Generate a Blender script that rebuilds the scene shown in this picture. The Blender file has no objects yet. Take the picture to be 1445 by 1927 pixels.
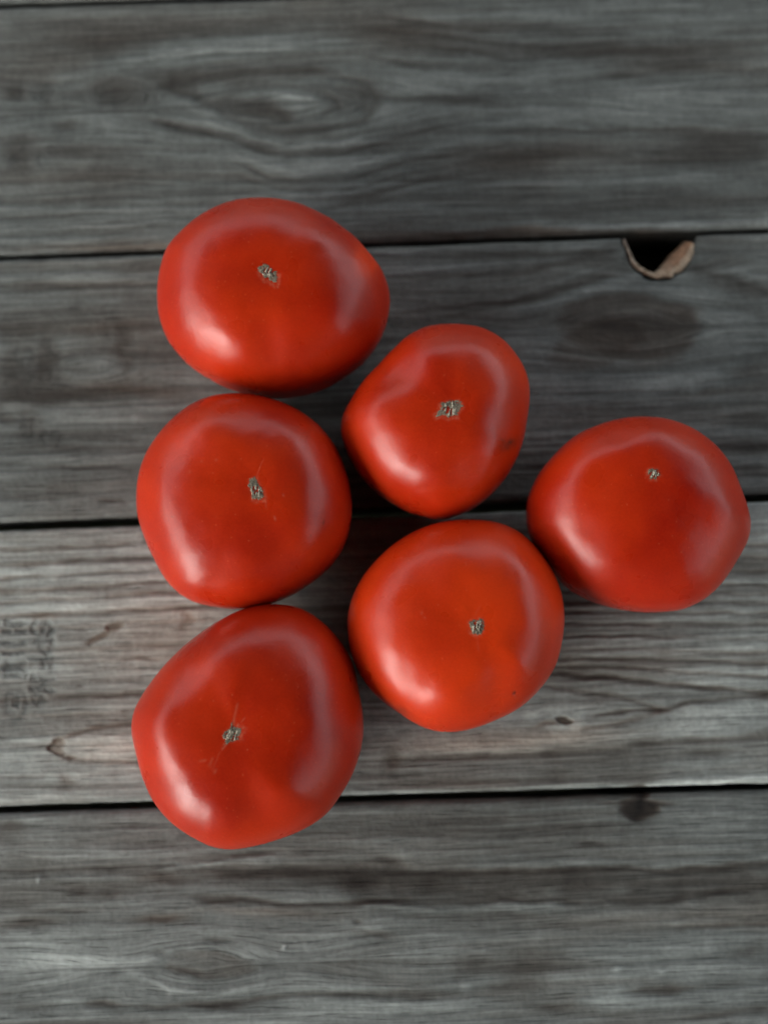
import bpy, math, random
import numpy as np
from mathutils import Vector
from mathutils.bvhtree import BVHTree

# ------------------------------------------------------------------ camera
sc = bpy.context.scene
TILT = math.radians(7.7)      # phone held over the table, leaning a little forward
FPX = 2220.0                  # focal length in pixels of the 1445 x 1927 photograph
CAMH = 0.595
W0, H0 = 1445.0, 1927.0
cam_d = bpy.data.cameras.new("camera")
cam = bpy.data.objects.new("camera", cam_d)
sc.collection.objects.link(cam)
cam.location = (0, 0, CAMH)
cam.rotation_euler = (TILT, 0, 0)
cam_d.sensor_fit = 'VERTICAL'
cam_d.sensor_height = 36.0
cam_d.lens = FPX / H0 * 36.0
cam_d.clip_start = 0.02
cam_d.clip_end = 3000.0
cam_d.dof.use_dof = True
cam_d.dof.focus_distance = 0.526
cam_d.dof.aperture_fstop = 3.2
cam_d.dof.aperture_blades = 0
sc.camera = cam

# ------------------------------------------------------------------ world, sun, exposure
SUN_AZ = math.radians(228)    # compass angle the light comes from, clockwise from +Y
SUN_EL = math.radians(26)
world = bpy.data.worlds.new("World")
sc.world = world
world.use_nodes = True
wn = world.node_tree
bg = wn.nodes["Background"]
sky = wn.nodes.new("ShaderNodeTexSky")
sky.sky_type = 'NISHITA'
sky.sun_disc = False
sky.sun_elevation = SUN_EL
sky.sun_rotation = SUN_AZ
sky.air_density = 1.0
sky.dust_density = 1.6
sky.ozone_density = 1.0
hs = wn.nodes.new("ShaderNodeHueSaturation")     # thin white overcast takes most of the blue out
hs.inputs['Saturation'].default_value = 0.22
wn.links.new(sky.outputs[0], hs.inputs['Color'])
wn.links.new(hs.outputs[0], bg.inputs[0])
bg.inputs[1].default_value = 0.15
sun_d = bpy.data.lights.new("sun", 'SUN')
sun_d.energy = 0.5
sun_d.angle = math.radians(90)
sun_d.color = (1.0, 0.72, 0.46)
sun = bpy.data.objects.new("sun", sun_d)
sc.collection.objects.link(sun)
sdir = Vector((math.sin(SUN_AZ) * math.cos(SUN_EL), math.cos(SUN_AZ) * math.cos(SUN_EL), math.sin(SUN_EL)))
sun.rotation_euler = sdir.to_track_quat('Z', 'Y').to_euler()
sun.location = sdir * 6
sc.view_settings.view_transform = 'Standard'
sc.view_settings.look = 'None'
sc.view_settings.exposure = 1.85
sc.view_settings.gamma = 1.0

# ------------------------------------------------------------------ picture <-> table geometry
ct, st = math.cos(TILT), math.sin(TILT)
def unproject(px, py, z=0.0):
    u = (np.asarray(px, float) - W0 / 2) / FPX
    v = (H0 / 2 - np.asarray(py, float)) / FPX
    dx, dy, dz = u, st + v * ct, -ct + v * st
    k = (z - CAMH) / dz
    return k * dx, k * dy
def project(x, y, z):
    rz = np.asarray(z) - CAMH
    depth = y * st - rz * ct
    u = x / depth
    v = (y * ct + rz * st) / depth
    return W0 / 2 + u * FPX, H0 / 2 - v * FPX

# ------------------------------------------------------------------ noise
def lattice(seed, n=256):
    return np.random.RandomState(seed).rand(n, n)
_L = {}
def vnoise(x, y, seed=0):
    if seed not in _L: _L[seed] = lattice(seed)
    L = _L[seed]
    xi = np.floor(x).astype(int); yi = np.floor(y).astype(int)
    fx = x - xi; fy = y - yi
    fx = fx * fx * (3 - 2 * fx); fy = fy * fy * (3 - 2 * fy)
    a = L[xi % 256, yi % 256]; b = L[(xi + 1) % 256, yi % 256]
    c = L[xi % 256, (yi + 1) % 256]; d = L[(xi + 1) % 256, (yi + 1) % 256]
    return ((a * (1 - fx) + b * fx) * (1 - fy) + (c * (1 - fx) + d * fx) * fy) * 2 - 1
def fbm(x, y, seed=0, o=4):
    s = 0; a = 1; t = 0
    for i in range(o):
        s = s + a * vnoise(x, y, seed + i); t += a
        x = x * 2.03 + 17.3; y = y * 2.03 + 5.1; a *= 0.55
    return s / t
def sstep(a, b, x):
    t = np.clip((x - a) / (b - a), 0, 1)
    return t * t * (3 - 2 * t)

# ------------------------------------------------------------------ helpers
def tag(o, label=None, cat=None, group=None, kind=None):
    if label: o['label'] = label
    if cat: o['category'] = cat
    if group: o['group'] = group
    if kind: o['kind'] = kind
    return o
def mesh_obj(name, verts, faces, mat, parent=None, smooth=True, attrs=None):
    me = bpy.data.meshes.new(name)
    verts = np.asarray(verts, dtype=np.float32)
    me.from_pydata([], [], [])
    nv = len(verts)
    me.vertices.add(nv); me.vertices.foreach_set("co", verts.ravel())
    fl = [len(f) for f in faces] if not isinstance(faces, np.ndarray) else None
    if isinstance(faces, np.ndarray):
        nf, k = faces.shape
        me.loops.add(nf * k); me.loops.foreach_set("vertex_index", faces.ravel().astype(np.int32))
        me.polygons.add(nf); me.polygons.foreach_set("loop_start", np.arange(0, nf * k, k, dtype=np.int32))
    else:
        flat = [i for f in faces for i in f]
        me.loops.add(len(flat)); me.loops.foreach_set("vertex_index", flat)
        me.polygons.add(len(faces)); me.polygons.foreach_set("loop_start", np.cumsum([0] + fl[:-1]).astype(np.int32))
    me.update(calc_edges=True)
    me.polygons.foreach_set("use_smooth", [smooth] * len(me.polygons))
    for k, v in (attrs or {}).items():
        v = np.asarray(v, dtype=np.float32)
        if v.ndim == 2:
            a = me.attributes.new(k, 'FLOAT_VECTOR', 'POINT'); a.data.foreach_set("vector", v.ravel())
        else:
            a = me.attributes.new(k, 'FLOAT', 'POINT'); a.data.foreach_set("value", v.ravel())
    me.materials.append(mat)
    me.validate()
    o = bpy.data.objects.new(name, me)
    sc.collection.objects.link(o)
    if parent: o.parent = parent
    return o
def grid_faces(nx, ny, off=0, wrap=False):
    i = np.arange(nx - (0 if wrap else 1)); j = np.arange(ny - 1)
    I, J = np.meshgrid(i, j, indexing='ij')
    I2 = (I + 1) % nx
    return np.stack([I * ny + J, I2 * ny + J, I2 * ny + J + 1, I * ny + J + 1], -1).reshape(-1, 4) + off
class NT:
    def __init__(s, name):
        s.m = bpy.data.materials.new(name); s.m.use_nodes = True
        s.t = s.m.node_tree; s.b = s.t.nodes["Principled BSDF"]
    def n(s, typ, **kw):
        nd = s.t.nodes.new("ShaderNode" + typ)
        for k, v in kw.items():
            if k.startswith("i_"): nd.inputs[int(k[2:])].default_value = v
            else: setattr(nd, k, v)
        return nd
    def l(s, a, b): s.t.links.new(a, b)
    def attr(s, name): return s.n("Attribute", attribute_name=name)
    def math(s, op, a, b=None, c=None):
        nd = s.n("Math", operation=op)
        for i, v in enumerate((a, b, c)):
            if v is None: continue
            if isinstance(v, (int, float)): nd.inputs[i].default_value = v
            else: s.l(v, nd.inputs[i])
        return nd.outputs[0]
    def mix(s, fac, a, b):
        nd = s.n("Mix", data_type='RGBA')
        for i, v in ((0, fac), (6, a), (7, b)):
            if isinstance(v, (int, float, tuple)): nd.inputs[i].default_value = v
            else: s.l(v, nd.inputs[i])
        return nd.outputs[2]

# ------------------------------------------------------------------ materials
def wood_material():
    t = NT("weathered_wood")
    tone = t.attr("tone").outputs['Fac']; warm = t.attr("warm").outputs['Fac']; grain = t.attr("grain").outputs['Vector']
    # fibres that follow the grain field stored on the plank
    vm = t.n("VectorMath", operation='MULTIPLY'); t.l(grain, vm.inputs[0]); vm.inputs[1].default_value = (55, 1500, 3)
    n1 = t.n("TexNoise"); n1.inputs['Scale'].default_value = 1; n1.inputs['Detail'].default_value = 4; t.l(vm.outputs[0], n1.inputs['Vector'])
    vm2 = t.n("VectorMath", operation='MULTIPLY'); t.l(grain, vm2.inputs[0]); vm2.inputs[1].default_value = (16, 420, 2)
    n2 = t.n("TexNoise"); n2.inputs['Scale'].default_value = 1; n2.inputs['Detail'].default_value = 5; t.l(vm2.outputs[0], n2.inputs['Vector'])
    g = t.n("NewGeometry")
    n3 = t.n("TexNoise"); n3.inputs['Scale'].default_value = 420; n3.inputs['Detail'].default_value = 3; t.l(g.outputs['Position'], n3.inputs['Vector'])
    f = t.math('MULTIPLY', t.math('SUBTRACT', n1.outputs[0], 0.5), 0.75)
    f = t.math('ADD', f, t.math('MULTIPLY', t.math('SUBTRACT', n2.outputs[0], 0.5), 1.3))
    f = t.math('ADD', f, t.math('MULTIPLY', t.math('SUBTRACT', n3.outputs[0], 0.5), 0.55))
    n6 = t.n("TexNoise"); n6.inputs['Scale'].default_value = 130; n6.inputs['Detail'].default_value = 3; t.l(g.outputs['Position'], n6.inputs['Vector'])
    f = t.math('ADD', f, t.math('MULTIPLY', t.math('SUBTRACT', n6.outputs[0], 0.5), 0.55))
    f = t.math('SUBTRACT', f, t.math('MULTIPLY', t.math('MAXIMUM', t.math('SUBTRACT', 0.38, n1.outputs[0]), 0.0), 5.0))
    f = t.math('ADD', f, tone)
    e = t.math('EXPONENT', f)
    col = t.mix(t.math('MINIMUM', t.math('MAXIMUM', warm, 0.0), 1.0), (0.164, 0.183, 0.174, 1), (0.210, 0.178, 0.142, 1))
    vs = t.n("VectorMath", operation='SCALE'); t.l(col, vs.inputs[0]); t.l(e, vs.inputs['Scale'])
    t.l(vs.outputs[0], t.b.inputs['Base Color'])
    t.b.inputs['Roughness'].default_value = 0.72
    t.b.inputs['Specular IOR Level'].default_value = 0.3
    bp = t.n("Bump"); bp.inputs['Strength'].default_value = 0.8; bp.inputs['Distance'].default_value = 0.0008
    t.l(f, bp.inputs['Height']); t.l(bp.outputs[0], t.b.inputs['Normal'])
    return t.m
WOOD = wood_material()

def tomato_material():
    t = NT("tomato_skin")
    tc = t.n("TexCoord"); oi = t.n("ObjectInfo")
    n1 = t.n("TexNoise", noise_dimensions='4D'); n1.inputs['Scale'].default_value = 22; n1.inputs['Detail'].default_value = 3
    t.l(tc.outputs['Object'], n1.inputs['Vector']); t.l(t.math('MULTIPLY', oi.outputs['Random'], 40.0), n1.inputs['W'])
    n2 = t.n("TexNoise"); n2.inputs['Scale'].default_value = 900; n2.inputs['Detail'].default_value = 2; t.l(tc.outputs['Object'], n2.inputs['Vector'])
    ripe = t.attr("ripe").outputs['Fac']; scuff = t.attr("scuff").outputs['Fac']; blem = t.attr("blemish").outputs['Fac']
    fac = t.math('ADD', t.math('MULTIPLY', t.math('SUBTRACT', n1.outputs[0], 0.5), 0.9), ripe)
    fac = t.math('ADD', fac, t.math('MULTIPLY', t.math('SUBTRACT', n2.outputs[0], 0.5), 0.35))
    nd = t.n("Clamp"); t.l(fac, nd.inputs[0]); fac = nd.outputs[0]
    c = t.mix(fac, (0.24, 0.0018, 0.0013, 1), (0.63, 0.042, 0.005, 1))
    # tiny pale lenticels
    vo = t.n("TexVoronoi"); vo.inputs['Scale'].default_value = 230; t.l(tc.outputs['Object'], vo.inputs['Vector'])
    dot = t.math('MULTIPLY', t.math('LESS_THAN', vo.outputs['Distance'], 0.10), 0.10)
    c = t.mix(dot, c, (0.85, 0.30, 0.15, 1))
    c = t.mix(scuff, c, (0.72, 0.30, 0.18, 1))
    c = t.mix(blem, c, (0.045, 0.022, 0.014, 1))
    t.l(c, t.b.inputs['Base Color'])
    t.b.inputs['Subsurface Weight'].default_value = 0.12
    t.b.inputs['Subsurface Radius'].default_value = (1.0, 0.12, 0.05)
    t.b.inputs['Subsurface Scale'].default_value = 0.006
    n4 = t.n("TexNoise"); n4.inputs['Scale'].default_value = 60; t.l(tc.outputs['Object'], n4.inputs['Vector'])
    t.l(t.math('ADD', t.math('MULTIPLY', n4.outputs[0], 0.18), 0.21), t.b.inputs['Roughness'])
    t.b.inputs['IOR'].default_value = 1.42
    n5 = t.n("TexNoise"); n5.inputs['Scale'].default_value = 130; n5.inputs['Detail'].default_value = 4; t.l(tc.outputs['Object'], n5.inputs['Vector'])
    h = t.math('ADD', n5.outputs[0], t.math('MULTIPLY', n2.outputs[0], 0.25))
    h = t.math('ADD', h, t.math('MULTIPLY', scuff, 0.5))
    bp = t.n("Bump"); bp.inputs['Strength'].default_value = 0.5; bp.inputs['Distance'].default_value = 0.0003
    t.l(h, bp.inputs['Height']); t.l(bp.outputs[0], t.b.inputs['Normal'])
    return t.m
SKIN = tomato_material()

def scar_material():
    t = NT("corky_scar")
    col = t.attr("col").outputs['Vector']
    tc = t.n("TexCoord")
    n = t.n("TexNoise"); n.inputs['Scale'].default_value = 1800; n.inputs['Detail'].default_value = 4; t.l(tc.outputs['Object'], n.inputs['Vector'])
    vs = t.n("VectorMath", operation='SCALE'); t.l(col, vs.inputs[0]); t.l(t.math('ADD', n.outputs[0], 0.5), vs.inputs['Scale'])
    t.l(vs.outputs[0], t.b.inputs['Base Color'])
    t.b.inputs['Roughness'].default_value = 0.85
    bp = t.n("Bump"); bp.inputs['Strength'].default_value = 0.6; bp.inputs['Distance'].default_value = 0.0003
    t.l(n.outputs[0], bp.inputs['Height']); t.l(bp.outputs[0], t.b.inputs['Normal'])
    return t.m
SCAR = scar_material()

def bark_material():
    t = NT("split_bark")
    col = t.attr("col").outputs['Vector']
    g = t.n("NewGeometry")
    n = t.n("TexNoise"); n.inputs['Scale'].default_value = 350; n.inputs['Detail'].default_value = 5; t.l(g.outputs['Position'], n.inputs['Vector'])
    vs = t.n("VectorMath", operation='SCALE'); t.l(col, vs.inputs[0]); t.l(t.math('ADD', t.math('MULTIPLY', n.outputs[0], 1.6), 0.2), vs.inputs['Scale'])
    t.l(vs.outputs[0], t.b.inputs['Base Color']); t.b.inputs['Roughness'].default_value = 0.8
    bp = t.n("Bump"); bp.inputs['Strength'].default_value = 0.7; bp.inputs['Distance'].default_value = 0.001
    t.l(n.outputs[0], bp.inputs['Height']); t.l(bp.outputs[0], t.b.inputs['Normal'])
    return t.m
BARK = bark_material()

def plain_noise(name, c1, c2, scale, rough=0.9):
    t = NT(name)
    g = t.n("NewGeometry")
    n = t.n("TexNoise"); n.inputs['Scale'].default_value = scale; n.inputs['Detail'].default_value = 6; t.l(g.outputs['Position'], n.inputs['Vector'])
    t.l(t.mix(n.outputs[0], c1, c2), t.b.inputs['Base Color']); t.b.inputs['Roughness'].default_value = rough
    return t.m
GROUND = plain_noise("garden_earth", (0.03, 0.04, 0.018, 1), (0.09, 0.10, 0.05, 1), 6)
ROOFM = plain_noise("dark_roof_boards", (0.012, 0.010, 0.008, 1), (0.025, 0.02, 0.016, 1), 8)

# ------------------------------------------------------------------ ground, and unseen roof and walls added to shape the reflections
def box(name, x0, x1, y0, y1, z0, z1, mat, parent=None):
    v = [(x, y, z) for x in (x0, x1) for y in (y0, y1) for z in (z0, z1)]
    f = [(0, 1, 3, 2), (4, 6, 7, 5), (0, 4, 5, 1), (2, 3, 7, 6), (0, 2, 6, 4), (1, 5, 7, 3)]
    return mesh_obj(name, v, f, mat, parent, smooth=False)
g = mesh_obj("ground", [(-400, -400, -0.74), (400, -400, -0.74), (400, 400, -0.74), (-400, 400, -0.74)], [(0, 1, 2, 3)], GROUND)
tag(g, kind='structure')
r = box("added_dark_roof", -2.0, 1.7, -2.9, 2.65, 1.60, 1.72, ROOFM)  # unseen roof, added and sized to keep overhead reflections dark
tag(r, kind='structure')

WALLM = plain_noise("added_back_wall_paint", (0.20, 0.19, 0.18, 1), (0.26, 0.25, 0.23, 1), 14)
LOWWALLM = plain_noise("added_low_wall_render", (0.34, 0.33, 0.31, 1), (0.46, 0.45, 0.42, 1), 9)
tag(box("added_back_wall", -1.0, 1.8, -1.75, -1.6, -.74, 1.598, WALLM), kind='structure')  # unseen wall, added to dim the near-side band of reflected sky
tag(box("added_low_wall", -3.19, 2.99, 3.3, 3.45, -.74, .9, LOWWALLM), kind='structure')  # unseen far wall, added to mute sky reflected on the upper shoulders
tag(box("added_low_wall", -3.35, -3.2, -3.0, 3.299, -.74, .85, LOWWALLM), kind='structure')  # unseen side walls, added to cut the lowest sky out of the highlights
tag(box("added_low_wall", 3.0, 3.15, -3.0, 3.45, -.74, .85, LOWWALLM), kind='structure')
# ------------------------------------------------------------------ table planks
# gaps between planks, photo pixels at the left and right picture edges; tilt shared by all
GAPS = [((0, 8), (350, -2), 0.0024), ((0, 483), (1445, 432), 0.0022), ((0, 990), (1445, 936), 0.0040), ((0, 1524), (1445, 1481), 0.0030)]
angs = []
for a, b, w in GAPS[1:]:
    xa, ya = unproject(*a); xb, yb = unproject(*b)
    angs.append(math.atan2(yb - ya, xb - xa))
ANG = float(np.mean(angs))
ca, sa = math.cos(ANG), math.sin(ANG)
def to_local(x, y): return x * ca + y * sa, -x * sa + y * ca
def to_world(x, y): return x * ca - y * sa, x * sa + y * ca
gl = []
for a, b, w in GAPS:
    la = to_local(*unproject(*a)); lb = to_local(*unproject(*b))
    gl.append((float(la[0]), float(la[1]), float(lb[0]), float(lb[1]), w))
def gap_line(i, lx):
    x0, y0, x1, y1, w = gl[i]
    sl = (y1 - y0) / (x1 - x0) if i else 0.0
    return y0 + sl * (lx - x0)
print("gaps", [round(float(gap_line(i, 0)), 4) for i in range(4)], "ang", math.degrees(ANG))

table = bpy.data.objects.new("table", None)
sc.collection.objects.link(table)
table.rotation_euler = (0, 0, ANG)
tag(table, 'weathered grey plank table top with knots and dark gaps, under the six tomatoes', 'table')

# --- painted grain: every mark below is given in photograph pixels and laid down on the plank top
BLOBS = []      # px, py, rx, ry, rot(deg), tone, warm, edge softness (0 = hard, 1 = gaussian)
STROKES = []    # points, half width, tone, warm
def B(px, py, rx, ry, rot, tone, warm=0.0, soft=1.0): BLOBS.append((px, py, rx, ry, rot, tone, warm, soft))
def S(pts, w, tone, warm=0.0): STROKES.append((pts, w, tone, warm))
# top plank
B(430, 190, 330, 60, 0, 0.10, -.2)
B(500, 205, 55, 20, 8, -0.55, .1)
B(350, 165, 60, 16, 20, -0.35); B(640, 190, 60, 25, -20, -0.28, .2); B(420, 148, 90, 12, 5, -0.3, .2); B(560, 140, 120, 10, 2, -0.35, .2)
B(560, 190, 50, 22, 10, 0.18, -.2); B(220, 170, 55, 28, 10, -0.45, .1); B(330, 235, 60, 9, 12, -0.4); B(480, 270, 60, 8, 14, -0.25)
B(30, 175, 22, 14, 0, -0.45, .2); B(85, 170, 22, 40, 0, -0.18); B(120, 235, 26, 9, 0, -.45, .2)
B(35, 290, 30, 28, 0, -0.45, .1); B(150, 285, 90, 22, 4, -0.32, .2); B(60, 130, 120, 26, -6, -0.32, .3); B(240, 60, 160, 22, -5, -0.26, .2)
B(470, 50, 160, 14, -3, -0.22); B(200, 80, 60, 14, -4, -.3, .1); B(740, 60, 90, 26, 0, -0.28, .1); B(300, 110, 110, 16, -8, .22, -.3); B(480, 85, 160, 14, 0, .2, -.3)
B(780, 70, 90, 20, 0, -0.25, .2); B(950, 50, 220, 8, 2, -0.3); B(980, 95, 200, 9, 1, -0.42); B(1240, 95, 210, 14, 0, -0.38, .2); B(1330, 125, 130, 10, 0, -0.4, .3)
B(1060, 125, 90, 12, 2, .2, -.3); B(860, 188, 110, 9, 3, -0.5, .1); B(900, 175, 60, 6, 0, -0.2); B(1170, 140, 40, 8, 0, -.3, .2)
B(1200, 190, 230, 34, 0, 0.22, -.4); B(1000, 225, 130, 14, -2, .28, -.4); B(1080, 246, 180, 5, -1, -0.45, .1); B(1330, 250, 140, 12, 4, -0.45, -.1)
B(1330, 290, 130, 26, 0, -0.5, 0); B(1010, 285, 120, 13, 0, -0.4, .3); B(960, 310, 90, 14, 0, -.3, .3); B(1100, 370, 400, 14, 0, -0.16, .1)
B(1300, 335, 80, 8, 0, .18, -.3); B(830, 245, 70, 12, -12, -.2); B(690, 200, 16, 30, 0, -.25)
B(120, 395, 260, 8, 0, .2, -.2); B(170, 330, 240, 14, 0, -.2, .3); B(200, 380, 300, 6, 0, -.12); B(330, 345, 120, 8, 0, .18, -.1); B(90, 452, 220, 7, -1, 0.22, .1); B(620, 312, 90, 12, 0, .2, .1); B(520, 345, 100, 7, 4, -.25)
B(1000, 410, 200, 6, -1, -.2, .2); B(1200, 425, 260, 5, -1, 0.35, .3); B(900, 440, 240, 7, -1, -0.35, 1.0); B(1000, 430, 60, 6, 0, -.1, 1.2); B(330, 462, 300, 6, -1, -.25, .9); B(1210, 440, 60, 5, 0, 0, 1.0)
for k, (x, y) in enumerate([(650, 372), (700, 352), (760, 330), (830, 318)]): B(x, y + 15, 70, 5, -14, -.25)
for pl, w_, a_ in [([(312, 158), (350, 142), (430, 130), (540, 128), (640, 138), (705, 165), (716, 195), (690, 225), (620, 245), (540, 248), (470, 232), (420, 208), (370, 180), (312, 158)], 9, -.34),
                   ([(400, 172), (450, 160), (540, 158), (620, 172), (640, 195), (600, 215), (520, 222), (450, 208), (410, 190)], 5, -.22),
                   ([(430, 192), (480, 196), (520, 206), (540, 216)], 13, -.42), ([(440, 180), (520, 176), (590, 184), (600, 200)], 6, .25),
                   ([(235, 130), (300, 112), (420, 100), (560, 98), (700, 104), (800, 130)], 6, -.25), ([(250, 122), (300, 104), (420, 92), (560, 90)], 4, .2),
                   ([(300, 225), (360, 240), (430, 258), (480, 278), (540, 292), (640, 288), (740, 262), (830, 240)], 5, -.34),
                   ([(320, 218), (400, 232), (470, 256), (540, 272), (640, 268), (720, 248)], 5, .26),
                   ([(430, 285), (500, 312), (570, 326), (650, 318), (740, 292), (860, 270)], 6, .26), ([(440, 305), (500, 330), (570, 342), (660, 336), (760, 306), (880, 286)], 4, -.34),
                   ([(450, 330), (520, 352), (600, 362), (690, 352), (780, 324), (900, 306)], 4, -.28), ([(600, 378), (700, 366), (800, 340), (920, 322)], 3.5, -.26), ([(640, 390), (720, 380), (830, 352), (960, 336)], 3.5, -.22),
                   ([(700, 30), (800, 40), (900, 58), (1000, 66), (1200, 62)], 4, -.3), ([(700, 55), (800, 62), (900, 80), (1000, 88), (1180, 84)], 4, -.3), ([(720, 80), (860, 92), (960, 110), (1100, 108)], 3.5, -.25),
                   ([(0, 345), (200, 338), (360, 350), (480, 352)], 3, -.22), ([(0, 410), (200, 402), (330, 398)], 3, -.22), ([(0, 432), (220, 424), (330, 412)], 3, .22)]:
    S(pl, w_, a_)
# second plank
B(90, 520, 160, 8, 0, .22, -.2); B(150, 535, 220, 8, 0, -0.35, .1); B(60, 540, 80, 7, 0, -.2); B(150, 570, 170, 16, 0, .12, -.1); B(280, 505, 60, 10, 0, -.25, .2); B(1000, 470, 500, 4, -1, .25)
B(1185, 612, 132, 62, 4, -0.32, .35, .2); B(1120, 650, 90, 40, -20, -0.20, .3, .25); B(1230, 655, 70, 34, -10, -0.10, .25, .4); B(1290, 600, 30, 22, 0, -.25, .2); B(1195, 588, 30, 9, 0, .22, 0); B(1170, 615, 110, 6, 3, -.25)
B(1120, 545, 150, 10, -16, .30, -.4); B(1290, 560, 120, 14, 8, .28, -.4); B(1390, 630, 70, 60, 0, .26, -.5); B(1280, 720, 100, 20, -10, .3, -.5); B(1000, 640, 60, 50, 0, .12, -.2)
B(940, 480, 120, 14, 0, -.3, 0); B(1000, 560, 160, 6, -14, -.4); B(900, 575, 150, 6, -6, -.42); B(850, 520, 150, 6, -3, -.3); B(1040, 500, 110, 6, -14, -.35); B(1080, 520, 100, 4, -16, .2); B(1140, 490, 40, 18, 0, -.3)
B(1350, 480, 80, 24, 10, -.35); B(1360, 520, 90, 7, 18, -.35); B(1400, 545, 70, 12, 16, -.42, .1); B(1410, 585, 60, 14, 14, -.35, .2); B(1310, 500, 40, 10, 0, -.3); B(1420, 520, 40, 5, 16, .25)
B(1400, 700, 50, 12, 0, -.35, .2); B(1300, 745, 120, 8, -6, -.3, .2); B(1400, 790, 60, 12, 0, -.35); B(1390, 770, 90, 10, -6, .22, .2); B(1395, 845, 70, 10, 0, -.45); B(1400, 815, 60, 10, 0, .25, 0); B(1400, 885, 60, 10, 0, -.35); B(1420, 865, 50, 8, 0, .25)
B(1060, 750, 60, 16, 0, .1); B(940, 600, 200, 16, 0, -.15); B(1010, 885, 40, 16, 0, -.25); B(1000, 700, 60, 20, 0, -.1)
B(250, 610, 70, 12, 0, -.3, .3); B(235, 650, 14, 40, 0, -.3, .2); B(170, 620, 60, 10, 0, -.2, .4); B(200, 730, 110, 12, -8, -.35, .2); B(150, 745, 150, 12, 0, -.5, .1); B(60, 720, 60, 26, 0, -.5, -.1); B(20, 690, 26, 40, 0, -.35)
B(90, 665, 26, 26, 0, -.32, .1, .9); B(90, 700, 20, 14, 0, -.3, 0); B(45, 655, 18, 7, 0, -.3); B(190, 690, 30, 14, 0, .16, 0); B(270, 735, 80, 10, 4, -.25, .8); B(30, 765, 26, 10, 0, .3, .2); B(8, 790, 20, 8, 0, -.45, .1); B(55, 795, 22, 24, 0, -.35, .1)
B(40, 620, 60, 14, 0, -.3, .2); B(280, 655, 50, 20, 0, -.1, .2)
B(180, 785, 110, 10, 0, .3, .0); B(140, 822, 140, 6, 0, -.25); B(110, 838, 60, 8, 0, -.25); B(120, 862, 150, 10, 0, .28, 0); B(160, 878, 120, 4, 0, -.3); B(200, 905, 140, 16, 0, .18, .1); B(215, 942, 18, 4, 0, -.5, .3); B(60, 935, 80, 6, 0, -.2)
# third plank: stamps are added separately
B(150, 1110, 340, 150, 0, 0.30, .25); B(330, 1180, 120, 60, 0, .12, .5); B(200, 1430, 250, 80, 0, .12, .15)
for i, (y, a) in enumerate([(1030, .35), (1057, .5), (1082, .42), (1106, .42), (1128, .45), (1155, .4), (1180, .12), (1222, .12), (1248, .4), (1312, .4), (1345, .25)]):
    S([(-40, y + 8), (120, y + 1), (280, y - 9), (420, y - 18)], 4.5, -a, .35)
B(215, 1180, 18, 9, -10, -.55, .9, .7); B(185, 1200, 22, 6, -28, -.5, .8, .7); B(350, 1165, 10, 16, -10, -.4, .6); B(80, 1160, 30, 5, 0, -.2, .8)
S([(290, 1355), (180, 1368), (110, 1392), (98, 1408), (112, 1425), (150, 1432), (280, 1436)], 5, -.42, .5); B(110, 1405, 14, 16, 0, -.4, .5, .6); B(230, 1402, 120, 28, 0, .24, .8); B(125, 1428, 8, 6, 0, -.4, .3)
S([(-20, 1390), (60, 1400), (95, 1405)], 6, -.2); S([(-20, 1462), (140, 1460), (260, 1455)], 5, -.25); B(130, 1470, 10, 14, 0, -.35, .2); B(20, 1495, 40, 8, 0, -.2)
for i, (y, a, d) in enumerate([(1003, .25, 0), (1026, .3, 0), (1050, .4, 0), (1073, .35, 2), (1098, .4, 3), (1114, .35, 3), (1133, .42, 3), (1151, .45, 3), (1172, .4, 4), (1197, .5, 6), (1220, .3, 8), (1236, .42, 14), (1252, .35, 22), (1270, .5, 34)]):
    S([(960, y), (1060, y), (1200, y + d * .25), (1330, y + d * .7), (1480, y + d * 1.1)], 4.2, -a, .25)
S([(1040, 1262), (1140, 1276), (1240, 1289), (1320, 1295), (1380, 1297)], 5, -.5, .2)
S([(1010, 1290), (1080, 1300), (1170, 1312), (1220, 1326), (1245, 1334)], 5, -.42, .3)
S([(1120, 1345), (1180, 1338), (1235, 1334), (1300, 1322), (1370, 1314), (1480, 1306)], 4.5, -.65, .2); B(1237, 1334, 18, 5, 0, -.4, .3)
S([(1090, 1370), (1160, 1362), (1225, 1345), (1245, 1336)], 5, -.28, .5)
B(1064, 1355, 12, 8, 25, -1.0, .5, .5); B(1085, 1362, 16, 14, 0, .25, .5); B(1030, 1362, 26, 5, -10, -.3, .7)
B(900, 1400, 220, 26, -3, .10, .9); B(1330, 1350, 140, 22, -4, .25, -.1); B(1380, 1250, 90, 60, 0, .20, -.1); B(1080, 1390, 160, 16, -4, .15, .5); B(1060, 1240, 60, 60, 0, -.12, .1); B(1100, 1330, 60, 14, 0, .12, .3)
S([(740, 1428), (900, 1424), (1060, 1416), (1180, 1404), (1250, 1396), (1340, 1392), (1480, 1380)], 8, -.45, .0)
B(1090, 1440, 380, 24, -3, -.42, -.1); B(1040, 1420, 24, 10, -10, -.3); B(735, 1430, 14, 22, 0, -.4, .2); B(1050, 1460, 26, 16, 0, -.25); B(1350, 1470, 150, 7, -3, .5, -.2); B(1320, 1440, 60, 14, 0, .12); B(1200, 1470, 60, 12, 0, -.35, .1); B(860, 1475, 180, 18, 0, -.15, .2); B(1330, 1415, 40, 8, 0, -.3)
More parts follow.
